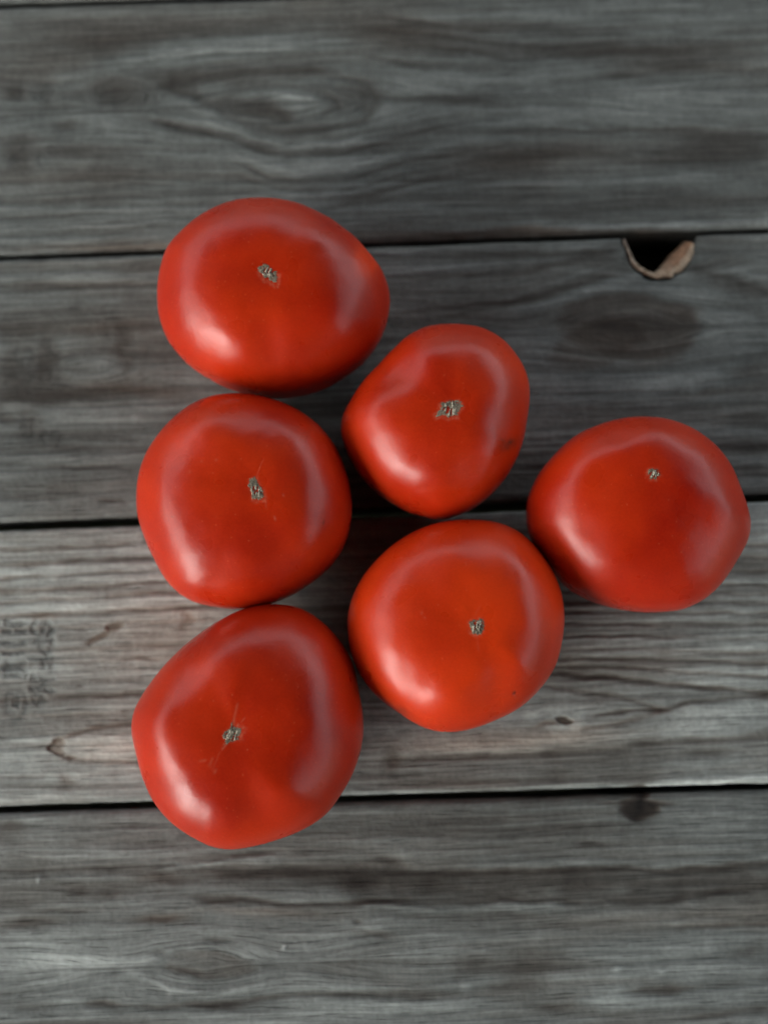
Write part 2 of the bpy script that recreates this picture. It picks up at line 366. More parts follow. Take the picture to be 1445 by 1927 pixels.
# fourth plank
B(150, 1580, 260, 40, 0, .08, .1); B(60, 1540, 30, 6, 0, .25); B(90, 1578, 50, 3, 0, .3); B(150, 1650, 60, 4, -2, .3); B(20, 1555, 30, 14, 0, -.4, .2); B(240, 1555, 90, 5, -3, -.2); B(300, 1590, 60, 8, 0, -.18)
S([(-30, 1640), (100, 1636), (230, 1630), (330, 1628)], 4, -.35); S([(300, 1635), (400, 1625), (540, 1605)], 5, .35, -.1)
B(470, 1608, 80, 7, -4, -.5, .2); B(310, 1652, 44, 9, 2, -.42, .5); B(480, 1643, 90, 11, -3, -.6, .1); B(600, 1640, 70, 8, 0, -.45); B(147, 1678, 16, 7, 0, -.4, .1); B(205, 1680, 22, 8, 0, -.35); B(430, 1690, 90, 8, 3, -.5, .1); S([(380, 1695), (480, 1694), (540, 1702), (660, 1700), (780, 1688)], 6, -.45, .2)
B(60, 1735, 60, 10, -4, -.55, .2); B(120, 1712, 60, 5, 0, -.35); B(305, 1728, 40, 8, -3, -.5, .9); B(500, 1715, 120, 8, 2, -.25, .7); B(20, 1700, 60, 14, 0, -.2, .1)
B(600, 1640, 500, 30, 0, -.14); B(700, 1660, 160, 26, 0, -.3)
B(120, 1720, 380, 170, 0, .09, .05); B(110, 1830, 150, 50, 0, .22, 0); B(200, 1800, 200, 60, 0, .12); B(390, 1815, 82, 27, 4, -.22, .35, .35); B(350, 1830, 40, 12, 14, -.3, .2); B(300, 1795, 14, 7, 0, -.35, .1); B(410, 1767, 20, 8, 0, -.35); B(335, 1812, 24, 6, 0, .2)
S([(240, 1825), (320, 1862), (400, 1872), (500, 1850)], 7, .28, 0); B(420, 1892, 50, 8, 0, -.6, 0); B(200, 1895, 36, 10, 10, -.45); B(130, 1882, 40, 4, 0, .3); S([(160, 1888), (300, 1896), (420, 1890), (560, 1870), (760, 1868)], 5, -.3, .2); B(550, 1905, 200, 14, -3, .3, 0); B(100, 1915, 160, 8, 0, .2); B(60, 1895, 60, 8, 0, -.2)
B(537, 1781, 4, 5, 0, .55, 0); B(70, 1655, 5, 9, 0, .35, 0); B(670, 1735, 10, 6, 0, -.4); B(720, 1760, 40, 8, 8, -.25, .2); B(700, 1745, 40, 5, 4, .2)
B(1198, 1522, 34, 17, 4, -1.3, 1.0, .6); B(1198, 1508, 8, 22, 0, -.8, .6); B(1195, 1490, 24, 12, 0, -.8, .5, .5); B(1235, 1512, 26, 5, 4, -.7, .5); B(1150, 1512, 30, 4, 0, -.5, .3); B(1185, 1538, 20, 6, 10, -.6, .4); B(1060, 1498, 120, 6, 0, -.45, .4)
B(1340, 1540, 120, 24, 0, .16, -.3); B(1000, 1560, 260, 18, 0, -.15); B(1110, 1590, 26, 5, 0, -.45); B(950, 1595, 60, 8, 0, -.22)
S([(880, 1628), (980, 1622), (1080, 1624), (1220, 1628), (1340, 1622), (1460, 1612)], 8, .32, -.2)
S([(730, 1645), (900, 1641), (1060, 1640), (1180, 1632), (1260, 1640), (1340, 1634), (1480, 1624)], 7, -.62, .1)
S([(640, 1664), (760, 1666), (1000, 1668), (1200, 1664), (1480, 1646)], 24, -.55, -.05); S([(420, 1650), (560, 1652), (700, 1655)], 16, -.35); S([(680, 1695), (800, 1696), (950, 1694), (1110, 1700), (1260, 1694), (1360, 1678), (1480, 1668)], 7, -.52, 0); B(920, 1685, 60, 10, 0, -.3)
S([(700, 1705), (830, 1712), (960, 1706), (1040, 1704)], 5, .25); B(780, 1722, 70, 8, 0, -.3, .1); B(960, 1722, 40, 6, 4, -.3); B(900, 1722, 40, 8, 0, -.2); B(730, 1620, 30, 10, 14, -.4)
B(1250, 1730, 240, 20, -2, .05, .4); S([(1270, 1748), (1380, 1742), (1480, 1738)], 5, -.4, .1); B(1250, 1735, 80, 5, -3, .25, 0); B(980, 1840, 60, 30, -20, -.4, .1); B(885, 1820, 30, 20, 0, -.3); B(1000, 1790, 40, 12, 0, -.2); B(790, 1870, 50, 12, 0, -.4, .1); B(1160, 1850, 120, 26, 0, .06, .3); B(1330, 1815, 110, 40, 0, .1, -.4); B(1400, 1790, 50, 14, 0, -.35)
S([(1200, 1862), (1280, 1862), (1360, 1852), (1480, 1840)], 8, -.6, .1); S([(1100, 1882), (1240, 1884), (1360, 1872), (1480, 1856)], 13, .35, -.3); B(780, 1895, 160, 10, 0, .2, -.1); B(1040, 1895, 40, 8, 0, -.5); S([(1300, 1915), (1380, 1908), (1440, 1900)], 6, -.4); B(1000, 1912, 260, 8, 0, -.15)
B(1160, 1825, 8, 6, 0, .4); B(1240, 1830, 8, 6, 0, .4); B(875, 1855, 10, 8, 0, .3)

# faded lumber stamp, letters reading down the left edge (S P F over No), a bar block and a round mark
INK = []
def letter(ch, cx, cy, h, w):
    """stroke letter turned a quarter clockwise; cx,cy = centre, h = letter height (along picture x), w = width (along picture y)"""
    G = {'S': [[(.9, .8), (.5, 1), (.1, .8), (.2, .55), (.8, .45), (.9, .2), (.5, 0), (.1, .2)]],
         'P': [[(.1, 0), (.1, 1), (.7, 1), (.9, .8), (.7, .5), (.1, .5)]],
         'F': [[(.1, 0), (.1, 1), (.9, 1)], [(.1, .55), (.65, .55)]],
         'N': [[(.1, 0), (.1, 1), (.9, 0), (.9, 1)]],
         'o': [[(.5, 0), (.1, .3), (.5, .6), (.9, .3), (.5, 0)]],
         '-': [[(.2, .5), (.8, .5)]]}[ch]
    for pl in G:
        INK.append(([(cx + (v - .5) * h, cy + (u - .5) * w) for u, v in pl]))
letter('S', 80, 1183, 38, 30); letter('P', 79, 1218, 38, 30); letter('F', 78, 1250, 38, 26)
letter('N', 80, 1288, 36, 26); letter('o', 76, 1314, 30, 24)
letter('S', 80, 172, 34, 36); letter('P', 28, 176, 26, 30); letter('F', 60, 222, 40, 26); letter('N', 34, 284, 34, 40); letter('o', 84, 300, 26, 26)
letter('P', 94, 656, 36, 34); letter('F', 94, 702, 36, 36); letter('S', 46, 668, 34, 34); letter('N', 42, 722, 40, 40); letter('P', 46, 806, 32, 40); letter('S', 98, 822, 34, 30)
BARS = [(28, 1172, 20, 5), (28, 1188, 21, 5), (26, 1211, 24, 5), (27, 1229, 20, 4), (28, 1254, 20, 9), (28, 1272, 22, 5)]

def plank_fields(X, Y, px, py, seed, knots, base):
    """X, Y local plank coordinates (m); px, py the same points in photograph pixels"""
    w = fbm(X * 5 + seed, Y * 9, seed + 3, 3) * 0.004
    G = Y + w
    side = np.zeros_like(X)
    for (kx, ky, e, R, amp) in knots:
        lx, ly = to_local(*unproject(kx, ky)); dx = X - lx; dy = Y - ly
        rr = np.sqrt((dx / e) ** 2 + dy ** 2 + 1e-8)
        wg = np.exp(-(rr / R) ** 2) * amp
        G = G + np.sign(dy) * (rr - np.abs(dy)) * wg * sstep(0, 0.002, np.abs(dy)) * 1.0
        side = side + np.tanh(dy / 0.004) * 0.3
    tone = base + 0.46 * fbm(X * 14 + seed * 7, G * 330, seed + 11, 4) + 0.42 * fbm(X * 5 + seed * 3, G * 120, seed + 21, 3)
    tone = tone + 0.30 * fbm(X * 26, Y * 70, seed + 31, 4)
    # cross-grain checking where the surface has weathered
    tone = tone + 0.07 * fbm(X * 420, G * 60, seed + 41, 2)
    warm = 0.12 + 0.42 * fbm(X * 9 + seed, Y * 34 + 3, seed + 51, 3)
    # a little hand-shake in the painted marks so no edge is a clean curve
    qx = px + 14 * fbm(px / 60, py / 22, seed + 61, 3); qy = py + 5 * fbm(px / 50, py / 16, seed + 71, 3)
    for (bx, by, rx, ry, rot, t, wm, soft) in BLOBS:
        a = math.radians(rot)
        sel = (np.abs(px - bx) < (rx + ry) * 2.6 + 30) & (np.abs(py - by) < (ry + rx * abs(math.sin(a))) * 2.6 + 30)
        if not sel.any(): continue
        dx = qx[sel] - bx; dy = qy[sel] - by
        u = (dx * math.cos(a) + dy * math.sin(a)) / rx; v = (-dx * math.sin(a) + dy * math.cos(a)) / ry
        r2 = np.sqrt(u * u + v * v)
        m = np.exp(-r2 ** 2 * 0.9) if soft >= 1 else 1 - sstep(1 - soft * 0.6, 1 + soft * 0.6, r2)
        tone[sel] += 1.65 * t * m; warm[sel] += wm * m
    for (pts, hw, t, wm) in STROKES:
        xs = [p[0] for p in pts]; ys = [p[1] for p in pts]
        sel = (px > min(xs) - 40) & (px < max(xs) + 40) & (py > min(ys) - 40) & (py < max(ys) + 40)
        if not sel.any(): continue
        q = np.interp(px[sel], xs, ys) if xs == sorted(xs) else None
        if q is not None:
            d = np.abs(qy[sel] - q)
            fade = sstep(-30, 25, px[sel] - xs[0]) * sstep(-30, 25, xs[-1] - px[sel])
        else:
            d = seg_dist(qx[sel], qy[sel], pts); fade = 1
        br = 0.75 + 0.5 * fbm(px[sel] / 45, py[sel] / 60, int(ys[0]) % 50, 2)
        m = np.exp(-(d / hw) ** 2) * fade * br
        tone[sel] += 1.9 * t * m; warm[sel] += wm * m
    ink = np.zeros_like(tone)
    sel = (px < 130)
    if sel.any():
        ix, iy = px[sel], py[sel]; v = np.zeros_like(ix); ix = ix + 3.5 * fbm(ix / 11, iy / 11, 15, 2); iy = iy + 3.5 * fbm(ix / 12, iy / 12, 16, 2)
        for pl in INK: v = np.maximum(v, np.exp(-(seg_dist(ix, iy, pl) / 6.0) ** 2))
        for (bx, by, hx, hy) in BARS: v = np.maximum(v, sstep(1.3, .8, np.abs(ix - bx) / hx) * sstep(1.5, .7, np.abs(iy - by) / hy))
        rr = np.hypot((ix - 31) / 1.0, (iy - 1325) / 1.35)
        v = np.maximum(v, np.exp(-((rr - 19) / 6) ** 2) * .6)
        v = np.maximum(v, sstep(9, 5, np.abs(ix - 30)) * sstep(17, 12, np.abs(iy - 1318)) * .9)
        ink[sel] = v * np.where(py[sel] > 1100, 0.85, 0.32) * (0.7 + 0.8 * fbm(ix / 14, iy / 14, 5, 3))
    return G, side, tone - 0.95 * ink, np.clip(np.clip(warm, 0, 1.3) * .6 - .40 * (tone - base), 0, 1) - .2 * ink
def seg_dist(x, y, pts):
    d = np.full(x.shape, 1e9)
    for (x0, y0), (x1, y1) in zip(pts[:-1], pts[1:]):
        vx, vy = x1 - x0, y1 - y0
        t = np.clip(((x - x0) * vx + (y - y0) * vy) / (vx * vx + vy * vy + 1e-9), 0, 1)
        d = np.minimum(d, np.hypot(x - x0 - t * vx, y - y0 - t * vy))
    return d

hx0, hy0 = to_local(*unproject(1241, 443)); hx0 = float(hx0)
def notch(lx):
    """depth of the knot hole bitten into the second plank's upper edge"""
    pts_px = [(1168, 450), (1180, 482), (1192, 504), (1212, 518), (1238, 526), (1262, 522), (1284, 508), (1298, 486), (1306, 462), (1312, 448)]
    P = [to_local(*unproject(a, b)) for a, b in pts_px]
    xs = np.array([float(p[0]) for p in P])
    base = gap_line(1, xs) - 0.0011
    ds = np.maximum(base - np.array([float(p[1]) for p in P]), 0); ds[0] = ds[-1] = 0
    return np.interp(lx, xs, ds, left=0, right=0)

def make_plank(top, bottom, seed, knots, base, fine=True, label=None, has_notch=False, xr=0.62):
    """top, bottom: functions of local x giving the plank's long edges"""
    if fine:
        xs = np.concatenate([np.linspace(-xr, -0.235, 60, endpoint=False), np.linspace(-0.235, 0.235, 640, endpoint=False), np.linspace(0.235, xr, 61)])
    else:
        xs = np.linspace(-xr, xr, 400)
    R = 0.0032
    t_in = np.linspace(0, 1, 205 if fine else 90)
    yt = top(xs); yb = bottom(xs)
    yt = yt + 0.0004 * fbm(xs * 30, xs * 0 + seed, seed + 80, 4) + 0.00025 * fbm(xs * 160, xs * 0 + seed, seed + 85, 3)
    yb = yb + 0.0004 * fbm(xs * 30, xs * 0 + seed + 9, seed + 90, 4) + 0.00025 * fbm(xs * 160, xs * 0 + seed, seed + 95, 3)
    if has_notch: yt = yt - notch(xs) * (1 + .10 * fbm(xs * 260, xs * 0, 123, 3))
    prof = []      # (from which edge, inset, z)
    edge = [(0.0, -0.038), (0.0, -0.020), (0.0, -R)]
    for k in range(1, 6):
        a = k / 6 * math.pi / 2
        edge.append((R * (1 - math.cos(a)), -R + R * math.sin(a)))
    cols_y = []; cols_z = []
    for ins, z in edge: cols_y.append(yb + ins); cols_z.append(np.full_like(xs, z))
    lo, hi = yb + R, yt - R
    for t in t_in: cols_y.append(lo + (hi - lo) * t); cols_z.append(np.zeros_like(xs))
    for ins, z in reversed(edge): cols_y.append(yt - ins); cols_z.append(np.full_like(xs, z))
    Y = np.stack(cols_y, 1); Z = np.stack(cols_z, 1); X = np.repeat(xs[:, None], Y.shape[1], 1)
    wx, wy = to_world(X, Y)
    px, py = project(wx, wy, np.zeros_like(wx))
    far = (px < -80) | (px > W0 + 80) | (py < -80) | (py > H0 + 80)
    G, side, tone, warm = plank_fields(X, Y, px, py, seed, knots, base)
    # worn long edges: a paler arris line and a darker side
    de = np.minimum(Y - yb[:, None], yt[:, None] - Y)
    tone = tone + 0.16 * np.exp(-((de - 0.0035) / 0.0018) ** 2) * (0.6 + fbm(X * 22, Y * 3, seed + 99, 2))
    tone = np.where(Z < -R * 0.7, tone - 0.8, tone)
    cup = 0.0006 * (1 - ((Y - (yt + yb)[:, None] / 2) / ((yt - yb)[:, None] / 2)) ** 2)
    Z = Z + np.where(Z > -R * 1.01, 0.00030 * np.clip(tone - base, -1, .8) - 0.0003, 0) - cup * 0.6
    verts = np.stack([X, Y, Z], -1).reshape(-1, 3)
    nx, ny = X.shape
    faces = grid_faces(nx, ny)
    ends = [np.array([[i * ny + 0, i * ny + ny - 1]]) for i in (0, nx - 1)]
    allf = faces
    # underside
    und = np.stack([np.arange(nx - 1) * ny, np.arange(nx - 1) * ny + ny - 1, np.arange(1, nx) * ny + ny - 1, np.arange(1, nx) * ny], 1)
    allf = np.concatenate([allf, und])
    o = mesh_obj("plank", verts, allf, WOOD, table, attrs={
        'tone': tone.ravel(), 'warm': warm.ravel(), 'grain': np.stack([X, G, side + seed * 3.7], -1).reshape(-1, 3)})
    if label: o['label'] = label
    return o
def edge_fn(i, sgn):
    w = gl[i][4]
    return lambda x: gap_line(i, x) + sgn * w / 2
S2 = 0.1425
make_plank(lambda x: gap_line(0, x) + S2, edge_fn(0, 1), 5, [], -.15, False)
make_plank(edge_fn(0, -1), edge_fn(1, 1), 12, [(540, 195, 4.0, 0.035, 1.0), (215, 170, 2.5, 0.012, .8)], -.40)
make_plank(edge_fn(1, -1), edge_fn(2, 1), 23, [(1241, 480, 3.0, 0.022, .9), (1185, 620, 2.6, 0.03, .9), (170, 690, 2.4, 0.02, .8)], -.32, has_notch=True)
make_plank(edge_fn(2, -1), edge_fn(3, 1), 34, [(1140, 1355, 5.0, 0.016, .8)], .36)
b4 = float(gap_line(3, 0)) - 0.1445
make_plank(edge_fn(3, -1), lambda x: b4 + 0 * x, 45, [(390, 1815, 2.6, 0.02, .9)], -.14)
make_plank(lambda x: b4 - .003 + 0 * x, lambda x: b4 - 0.1445 + 0 * x, 56, [], -.1, False)

for bx in (-0.42, hx0, 0.5):
    o = box("added_batten", bx - .045, bx + .045, b4 + .01, gap_line(0, 0) + .1, -.076, -.0385, ROOFM, table)  # unseen battens, added so the knot hole goes dark instead of showing ground
# bark lip left round the knot hole
def make_bark():
    outer = [(1172, 452), (1180, 478), (1190, 500), (1210, 516), (1238, 525), (1262, 521), (1284, 508), (1300, 486), (1308, 462)]
    inner = [(1180, 452), (1190, 473), (1199, 488), (1216, 502), (1232, 507), (1244, 497), (1254, 482), (1270, 466), (1288, 450)]
    n = 72; k = 9
    def samp(pl):
        pl = np.array(pl, float); s = np.concatenate([[0], np.cumsum(np.hypot(*np.diff(pl, axis=0).T))]); q = np.linspace(0, s[-1], n)
        return np.interp(q, s, pl[:, 0]), np.interp(q, s, pl[:, 1])
    ox, oy = samp(outer); ix, iy = samp(inner)
    O = np.stack(to_local(*unproject(ox, oy)), -1); I = np.stack(to_local(*unproject(ix, iy)), -1)
    u = np.linspace(0, 1, n); V = []; C = []
    for i in range(n):
        wob = 0.0005 * math.sin(i * 1.9) + 0.0004 * math.sin(i * 0.7 + 1)
        for j in range(k):
            t = j / (k - 1)
            rg = 0.0007 * float(fbm(np.array([i / 3.0]), np.array([j / 2.5]), 77, 3)[0]); nrm = O[i] - I[i]; nrm = nrm / (np.hypot(*nrm) + 1e-6)
            p = O[i] * (1 - t) + I[i] * t + nrm * rg * 1.6
            z = 0.0003 + 0.0009 * math.sin(math.pi * min(t * 1.6, 1)) - (0.0005 + 0.010 * max(0, t - 0.55) ** 1.1) + wob * t + rg * 1.5
            if j == k - 1: z -= 0.006
            V.append((p[0], p[1], z))
            a = sstep(.45, .8, np.array(u[i])); pale = np.array((0.42, 0.33, 0.235)); rust = np.array((0.29, 0.165, 0.095)); grey = np.array((0.30, 0.26, 0.22))
            c = grey * (1 - min(1, u[i] * 2.5)) + pale * min(1, u[i] * 2.5); c = c * (1 - a) + (rust if t > .3 else pale) * a
            C.append(c * (1.0 - 0.55 * t ** 3) * (1 + .2 * math.sin(i * 2.3 + j)))
    o = mesh_obj("bark_rim", V, grid_faces(n, k), BARK, table, attrs={'col': np.array(C)})
    sm = o.modifiers.new("thick", 'SOLIDIFY'); sm.thickness = 0.0012; sm.offset = -1
    o['label'] = 'curled tan and rust brown bark round the knot hole'
make_bark()

# ------------------------------------------------------------------ tomatoes
def Z(pts, org, s): return [(org[0] + x / s, org[1] + y / s) for x, y in pts]
T = []
T.append(dict(label='topmost tomato in the group, broad with a rounded triangular dark hollow', stem=(507, 521), zs=.058, ze=.0335, zt=.0665, tint=.42,
  out=Z([(700,60),(860,75),(1000,130),(1130,210),(1250,320),(1340,440),(1375,560),(1365,670),(1320,800),(1230,920),(1100,1010),(960,1070),(820,1092),(680,1080),(560,1045),(440,985),(330,910),(240,800),(195,690),(180,560),(195,420),(230,310),(310,220),(420,135),(540,80),(620,62)], (230,350), 2.7264),
  ridges=[(270, -.0022, 16, .72), (215, .0012, 25, .62), (330, .0012, 22, .66), (60, -.0006, 25, .55)],
  scar=Z([(480,560),(520,520),(540,470),(600,460),(650,395),(690,455),(760,470),(800,540),(860,560),(880,620),(990,610),(975,700),(985,820),(950,920),(880,915),(830,860),(780,850),(740,780),(620,780),(600,700),(530,650)], (450,470), 13.136), fib=65, dark=.75))
T.append(dict(label='second tomato from the top, rectangular and dented left of a big star-shaped scar', stem=(845, 771), zs=.060, ze=.0335, zt=.0655, tint=.55,
  out=Z([(800,92),(950,108),(1080,175),(1180,290),(1240,420),(1245,560),(1225,680),(1195,820),(1130,960),(1040,1080),(920,1180),(800,1235),(700,1252),(580,1225),(450,1165),(330,1080),(230,970),(165,850),(130,740),(135,640),(170,570),(240,460),(350,340),(440,240),(530,155),(640,105)], (600,580), 3.1413),
  ridges=[(140, -.0021, 34, .64), (95, .0014, 30, .6), (20, .0010, 22, .66), (200, .0014, 24, .66), (310, .0008, 20, .66), (345, -.0012, 12, .72)],
  scar=Z([(400,560),(520,480),(540,400),(510,350),(640,320),(740,280),(800,300),(920,260),(940,310),(990,330),(1015,400),(950,480),(890,560),(915,635),(820,620),(740,640),(705,670),(640,620),(540,610),(450,650)], (780,730), 11.115), fib=75, dark=.85,
  blem=[(957, 836, 16, 9, -30, .8), (948, 830, 7, 4, 20, .5)]))
T.append(dict(label='rightmost tomato, six-sided, with the smallest stem scar set near its upper edge', stem=(1227, 891), zs=.0635, ze=.0335, zt=.0655, tint=.45,
  out=Z([(760,100),(900,118),(1030,170),(1140,250),(1230,360),(1290,500),(1335,620),(1350,700),(1330,800),(1260,920),(1180,1040),(1080,1130),(960,1185),(820,1198),(680,1190),(540,1165),(430,1130),(330,1070),(240,980),(150,860),(100,760),(88,660),(100,540),(160,420),(250,310),(360,210),(500,145),(620,112)], (960,750), 2.979),
  ridges=[(345, .0012, 18, .70), (200, .0012, 22, .66), (270, .0010, 20, .72), (100, .0010, 35, .5)],
  scar=Z([(770,400),(790,392),(805,400),(825,398),(830,420),(838,430),(820,440),(815,455),(795,450),(780,455),(778,430),(765,425)], (960,750), 2.979), fib=60, dark=.7))
T.append(dict(label='orange-red tomato right of the bottom pair, with a small round scar and a pinprick pit', stem=(897, 1181), zs=.0595, ze=.0335, zt=.0655, tint=.85,
  out=Z([(830,55),(960,70),(1080,120),(1180,210),(1270,330),(1330,460),(1355,600),(1340,780),(1300,930),(1200,1070),(1090,1170),(960,1235),(850,1280),(720,1310),(580,1305),(480,1265),(370,1190),(250,1105),(160,990),(100,860),(78,720),(75,630),(100,520),(160,400),(260,280),(400,165),(540,95),(700,60)], (630,960), 3.1413),
  ridges=[(20, .0014, 24, .62), (195, .0012, 26, .68), (300, -.0012, 14, .66), (90, .0010, 30, .62), (325, .0008, 10, .6)],
  scar=Z([(790,660),(815,650),(840,655),(855,640),(870,645),(880,680),(872,720),(860,738),(830,742),(805,730),(795,700)], (630,960), 3.1413), fib=80, dark=.7,
  pits=[(968, 1304, 2.6, .0012)], blem=[(968, 1303, 3.2, 2.6, 0, .85), (758, 1337, 16, 6, 30, .35)],
  scuff=[([(897, 1195), (900, 1225)], 2, .22), ([(890, 1165), (903, 1140)], 2, .18), ([(794, 1148), (793, 1156)], 1, .5), ([(800, 1162), (801, 1170)], 1, .5), ([(876, 1058), (877, 1063)], 1, .5), ([(968, 1311), (969, 1314)], 1.3, .6)]))
T.append(dict(label='middle tomato of the left column, deep red, with an upright grey scar and pale specks', stem=(484, 924), zs=.0585, ze=.0335, zt=.0655, tint=.45,
  out=Z([(640,62),(780,70),(900,100),(1020,150),(1150,240),(1250,360),(1320,520),(1355,680),(1350,850),(1300,990),(1210,1110),(1080,1210),(960,1280),(820,1325),(680,1340),(540,1325),(430,1300),(340,1250),(260,1170),(200,1060),(140,930),(95,800),(85,650),(100,530),(140,420),(210,310),(300,210),(400,130),(520,80)], (230,720), 3.1413),
  ridges=[(180, .0014, 26, .66), (340, .0014, 22, .66), (110, .0010, 24, .62), (240, .0010, 14, .74), (290, -.0008, 20, .6)],
  scar=Z([(650,600),(700,590),(745,575),(765,640),(800,700),(840,740),(855,800),(865,890),(820,885),(760,895),(700,885),(680,860),(690,800),(665,740)], (380,820), 7.225), fib=80, dark=.9,
  scuff=[([(482, 900), (492, 872), (496, 866)], 1.2, .35), ([(533, 930), (533, 933)], 1.8, .6), ([(517, 973), (518, 978)], 1.8, .75), ([(327, 971), (326, 974)], 1.6, .4), ([(408, 864), (406, 867)], 1.2, .5), ([(381, 868), (380, 871)], 1.3, .6), ([(358, 886), (357, 889)], 1.2, .5), ([(408, 971), (409, 973)], 1.2, .5), ([(500, 945), (501, 955)], 1.5, .3)],
  blem=[(609, 983, 1.6, 4.0, 12, .8), (325, 972, 1.6, 1.8, 0, .5), (585, 1007, 1.2, 1.2, 0, .6)]))
T.append(dict(label='bottom tomato in the left column, largest, with a fold above its pale ragged scar', stem=(440, 1381), zs=.0575, ze=.034, zt=.068, tint=.45,
  out=Z([(860,75),(980,90),(1090,150),(1200,260),(1280,390),(1315,560),(1340,700),(1330,850),(1290,980),(1220,1110),(1140,1220),(1020,1300),(880,1355),(740,1395),(620,1415),(520,1400),(410,1345),(300,1270),(210,1170),(150,1050),(110,900),(78,760),(90,660),(140,570),(220,460),(320,350),(430,255),(550,170),(680,105),(770,80)], (220,1110), 2.89),
  ridges=[(185, .0013, 24, .68), (15, .0014, 26, .64), (75, .0010, 26, .62), (310, .0010, 18, .66), (285, -.0008, 14, .66), (232, .0008, 16, .7), (92, .0006, 14, .32)],
  scar=Z([(585,700),(610,640),(660,590),(700,560),(725,480),(735,560),(780,540),(850,570),(880,590),(850,640),(820,690),(830,730),(770,740),(700,760),(650,750),(610,810),(575,850),(600,790),(640,730)], (340,1290), 7.225), fib=60, dark=.6,
  scuff=[([(440, 1356), (447, 1325)], 2.4, .5), ([(455, 1358), (461, 1351)], 1.5, .5), ([(414, 1415), (400, 1450)], 1.6, .25), ([(396, 1438), (400, 1427)], 2, .5), ([(378, 1432), (386, 1431)], 3, .4), ([(404, 1454), (406, 1450)], 2.5, .6), ([(392, 1440), (397, 1444)], 2, .4)],
  blem=[(602, 1305, 3.5, 2.6, 40, .25)]))

NTH, NPH = 288, 170

def tomato_shape(d, Rf, cx, cy, sx, sy, nth, nph, seed):
    th = np.linspace(0, 2 * np.pi, nth, endpoint=False)
    ph = np.linspace(0.0, 1, nph) ** 1.0 * np.pi
    ph[0] = 1e-3; ph[-1] = np.pi - 1e-3
    TH, PH = np.meshgrid(th, ph, indexing='ij')
    c, s = np.cos(PH), np.sin(PH)
    n = 2.22
    nn = np.where(c > 0, n, 2.9)      # fuller below than above
    rho = np.abs(s) ** (2 / nn); zc = np.sign(c) * np.abs(c) ** (2 / nn)
    R = Rf(TH)
    R0 = R.mean()
    # underside rounder than the shoulders
    low = np.clip(-zc, 0, 1)
    Rr = R * (1 - .35 * low) + R0 * .35 * low
    up = zc > 0
    z = np.where(up, d['ze'] + (d['zt'] - d['ze']) * zc, d['ze'] + d['ze'] * zc)
    # hollow round the stem
    dip = (d['zt'] - d['zs']) * DIPK
    tops = sstep(0, .25, zc)
    z = z - tops * (dip * (0.86 * np.exp(-(rho / .34) ** 2) + .14 * np.exp(-(rho / .10) ** 2)))
    # shoulders: lobes and creases
    deg = np.degrees(TH)
    for (a, amp, wd, rc) in d['ridges']:
        da = (deg - a + 180) % 360 - 180
        z = z + tops * amp * np.exp(-(da / wd) ** 2) * np.exp(-((rho - rc) / .24) ** 2) * sstep(.02, .4, rho)
    rs = np.random.RandomState(seed)
    # faint ribs running out of the stem and broad unevenness
    for k, a in ((4, .0004), (5, .0004), (7, .00025)):
        z = z + tops * a * np.sin(k * TH + rs.rand() * 6) * np.exp(-((rho - .68) / .16) ** 2)
    for k, a in ((5, .00008), (7, .00006)):
        z = z + tops * a * np.sin(k * TH + rs.rand() * 6) * np.exp(-((rho - .38) / .22) ** 2) * sstep(.02, .35, rho)
    for k, a in ((2, .006), (3, .006), (4, .004)):
        Rr = Rr * (1 + a * np.sin(k * TH + rs.rand() * 6) * np.clip(1 - rho, 0, 1))
    x = cx + Rr * rho * np.cos(TH) + np.where(up, sx * (1 - rho) ** 1.0, 0)
    y = cy + Rr * rho * np.sin(TH) + np.where(up, sy * (1 - rho) ** 1.0, 0)
    z = z + 0.00025 * fbm(x * 90 + seed, y * 90, seed, 2) * tops
    return x, y, z, TH, rho, zc
def polar(pts, cx, cy):
    p = np.array(pts); a = np.arctan2(-(p[:, 1] - cy), p[:, 0] - cx) % (2 * np.pi); r = np.hypot(p[:, 0] - cx, p[:, 1] - cy)
    o = np.argsort(a); a, r = a[o], r[o]
    A = np.concatenate([a - 2 * np.pi, a, a + 2 * np.pi]); Rr = np.concatenate([r, r, r])
    g = np.linspace(0, 2 * np.pi, 360, endpoint=False)
    v = np.interp(g, A, Rr)
    k = np.exp(-(np.arange(-12, 13) / 5.0) ** 2); k /= k.sum()
    return np.convolve(np.concatenate([v[-12:], v, v[:12]]), k, 'valid')
def periodic(tab):
    g = np.linspace(0, 2 * np.pi, 361); v = np.concatenate([tab, tab[:1]])
    return lambda th: np.interp(th % (2 * np.pi), g, v)

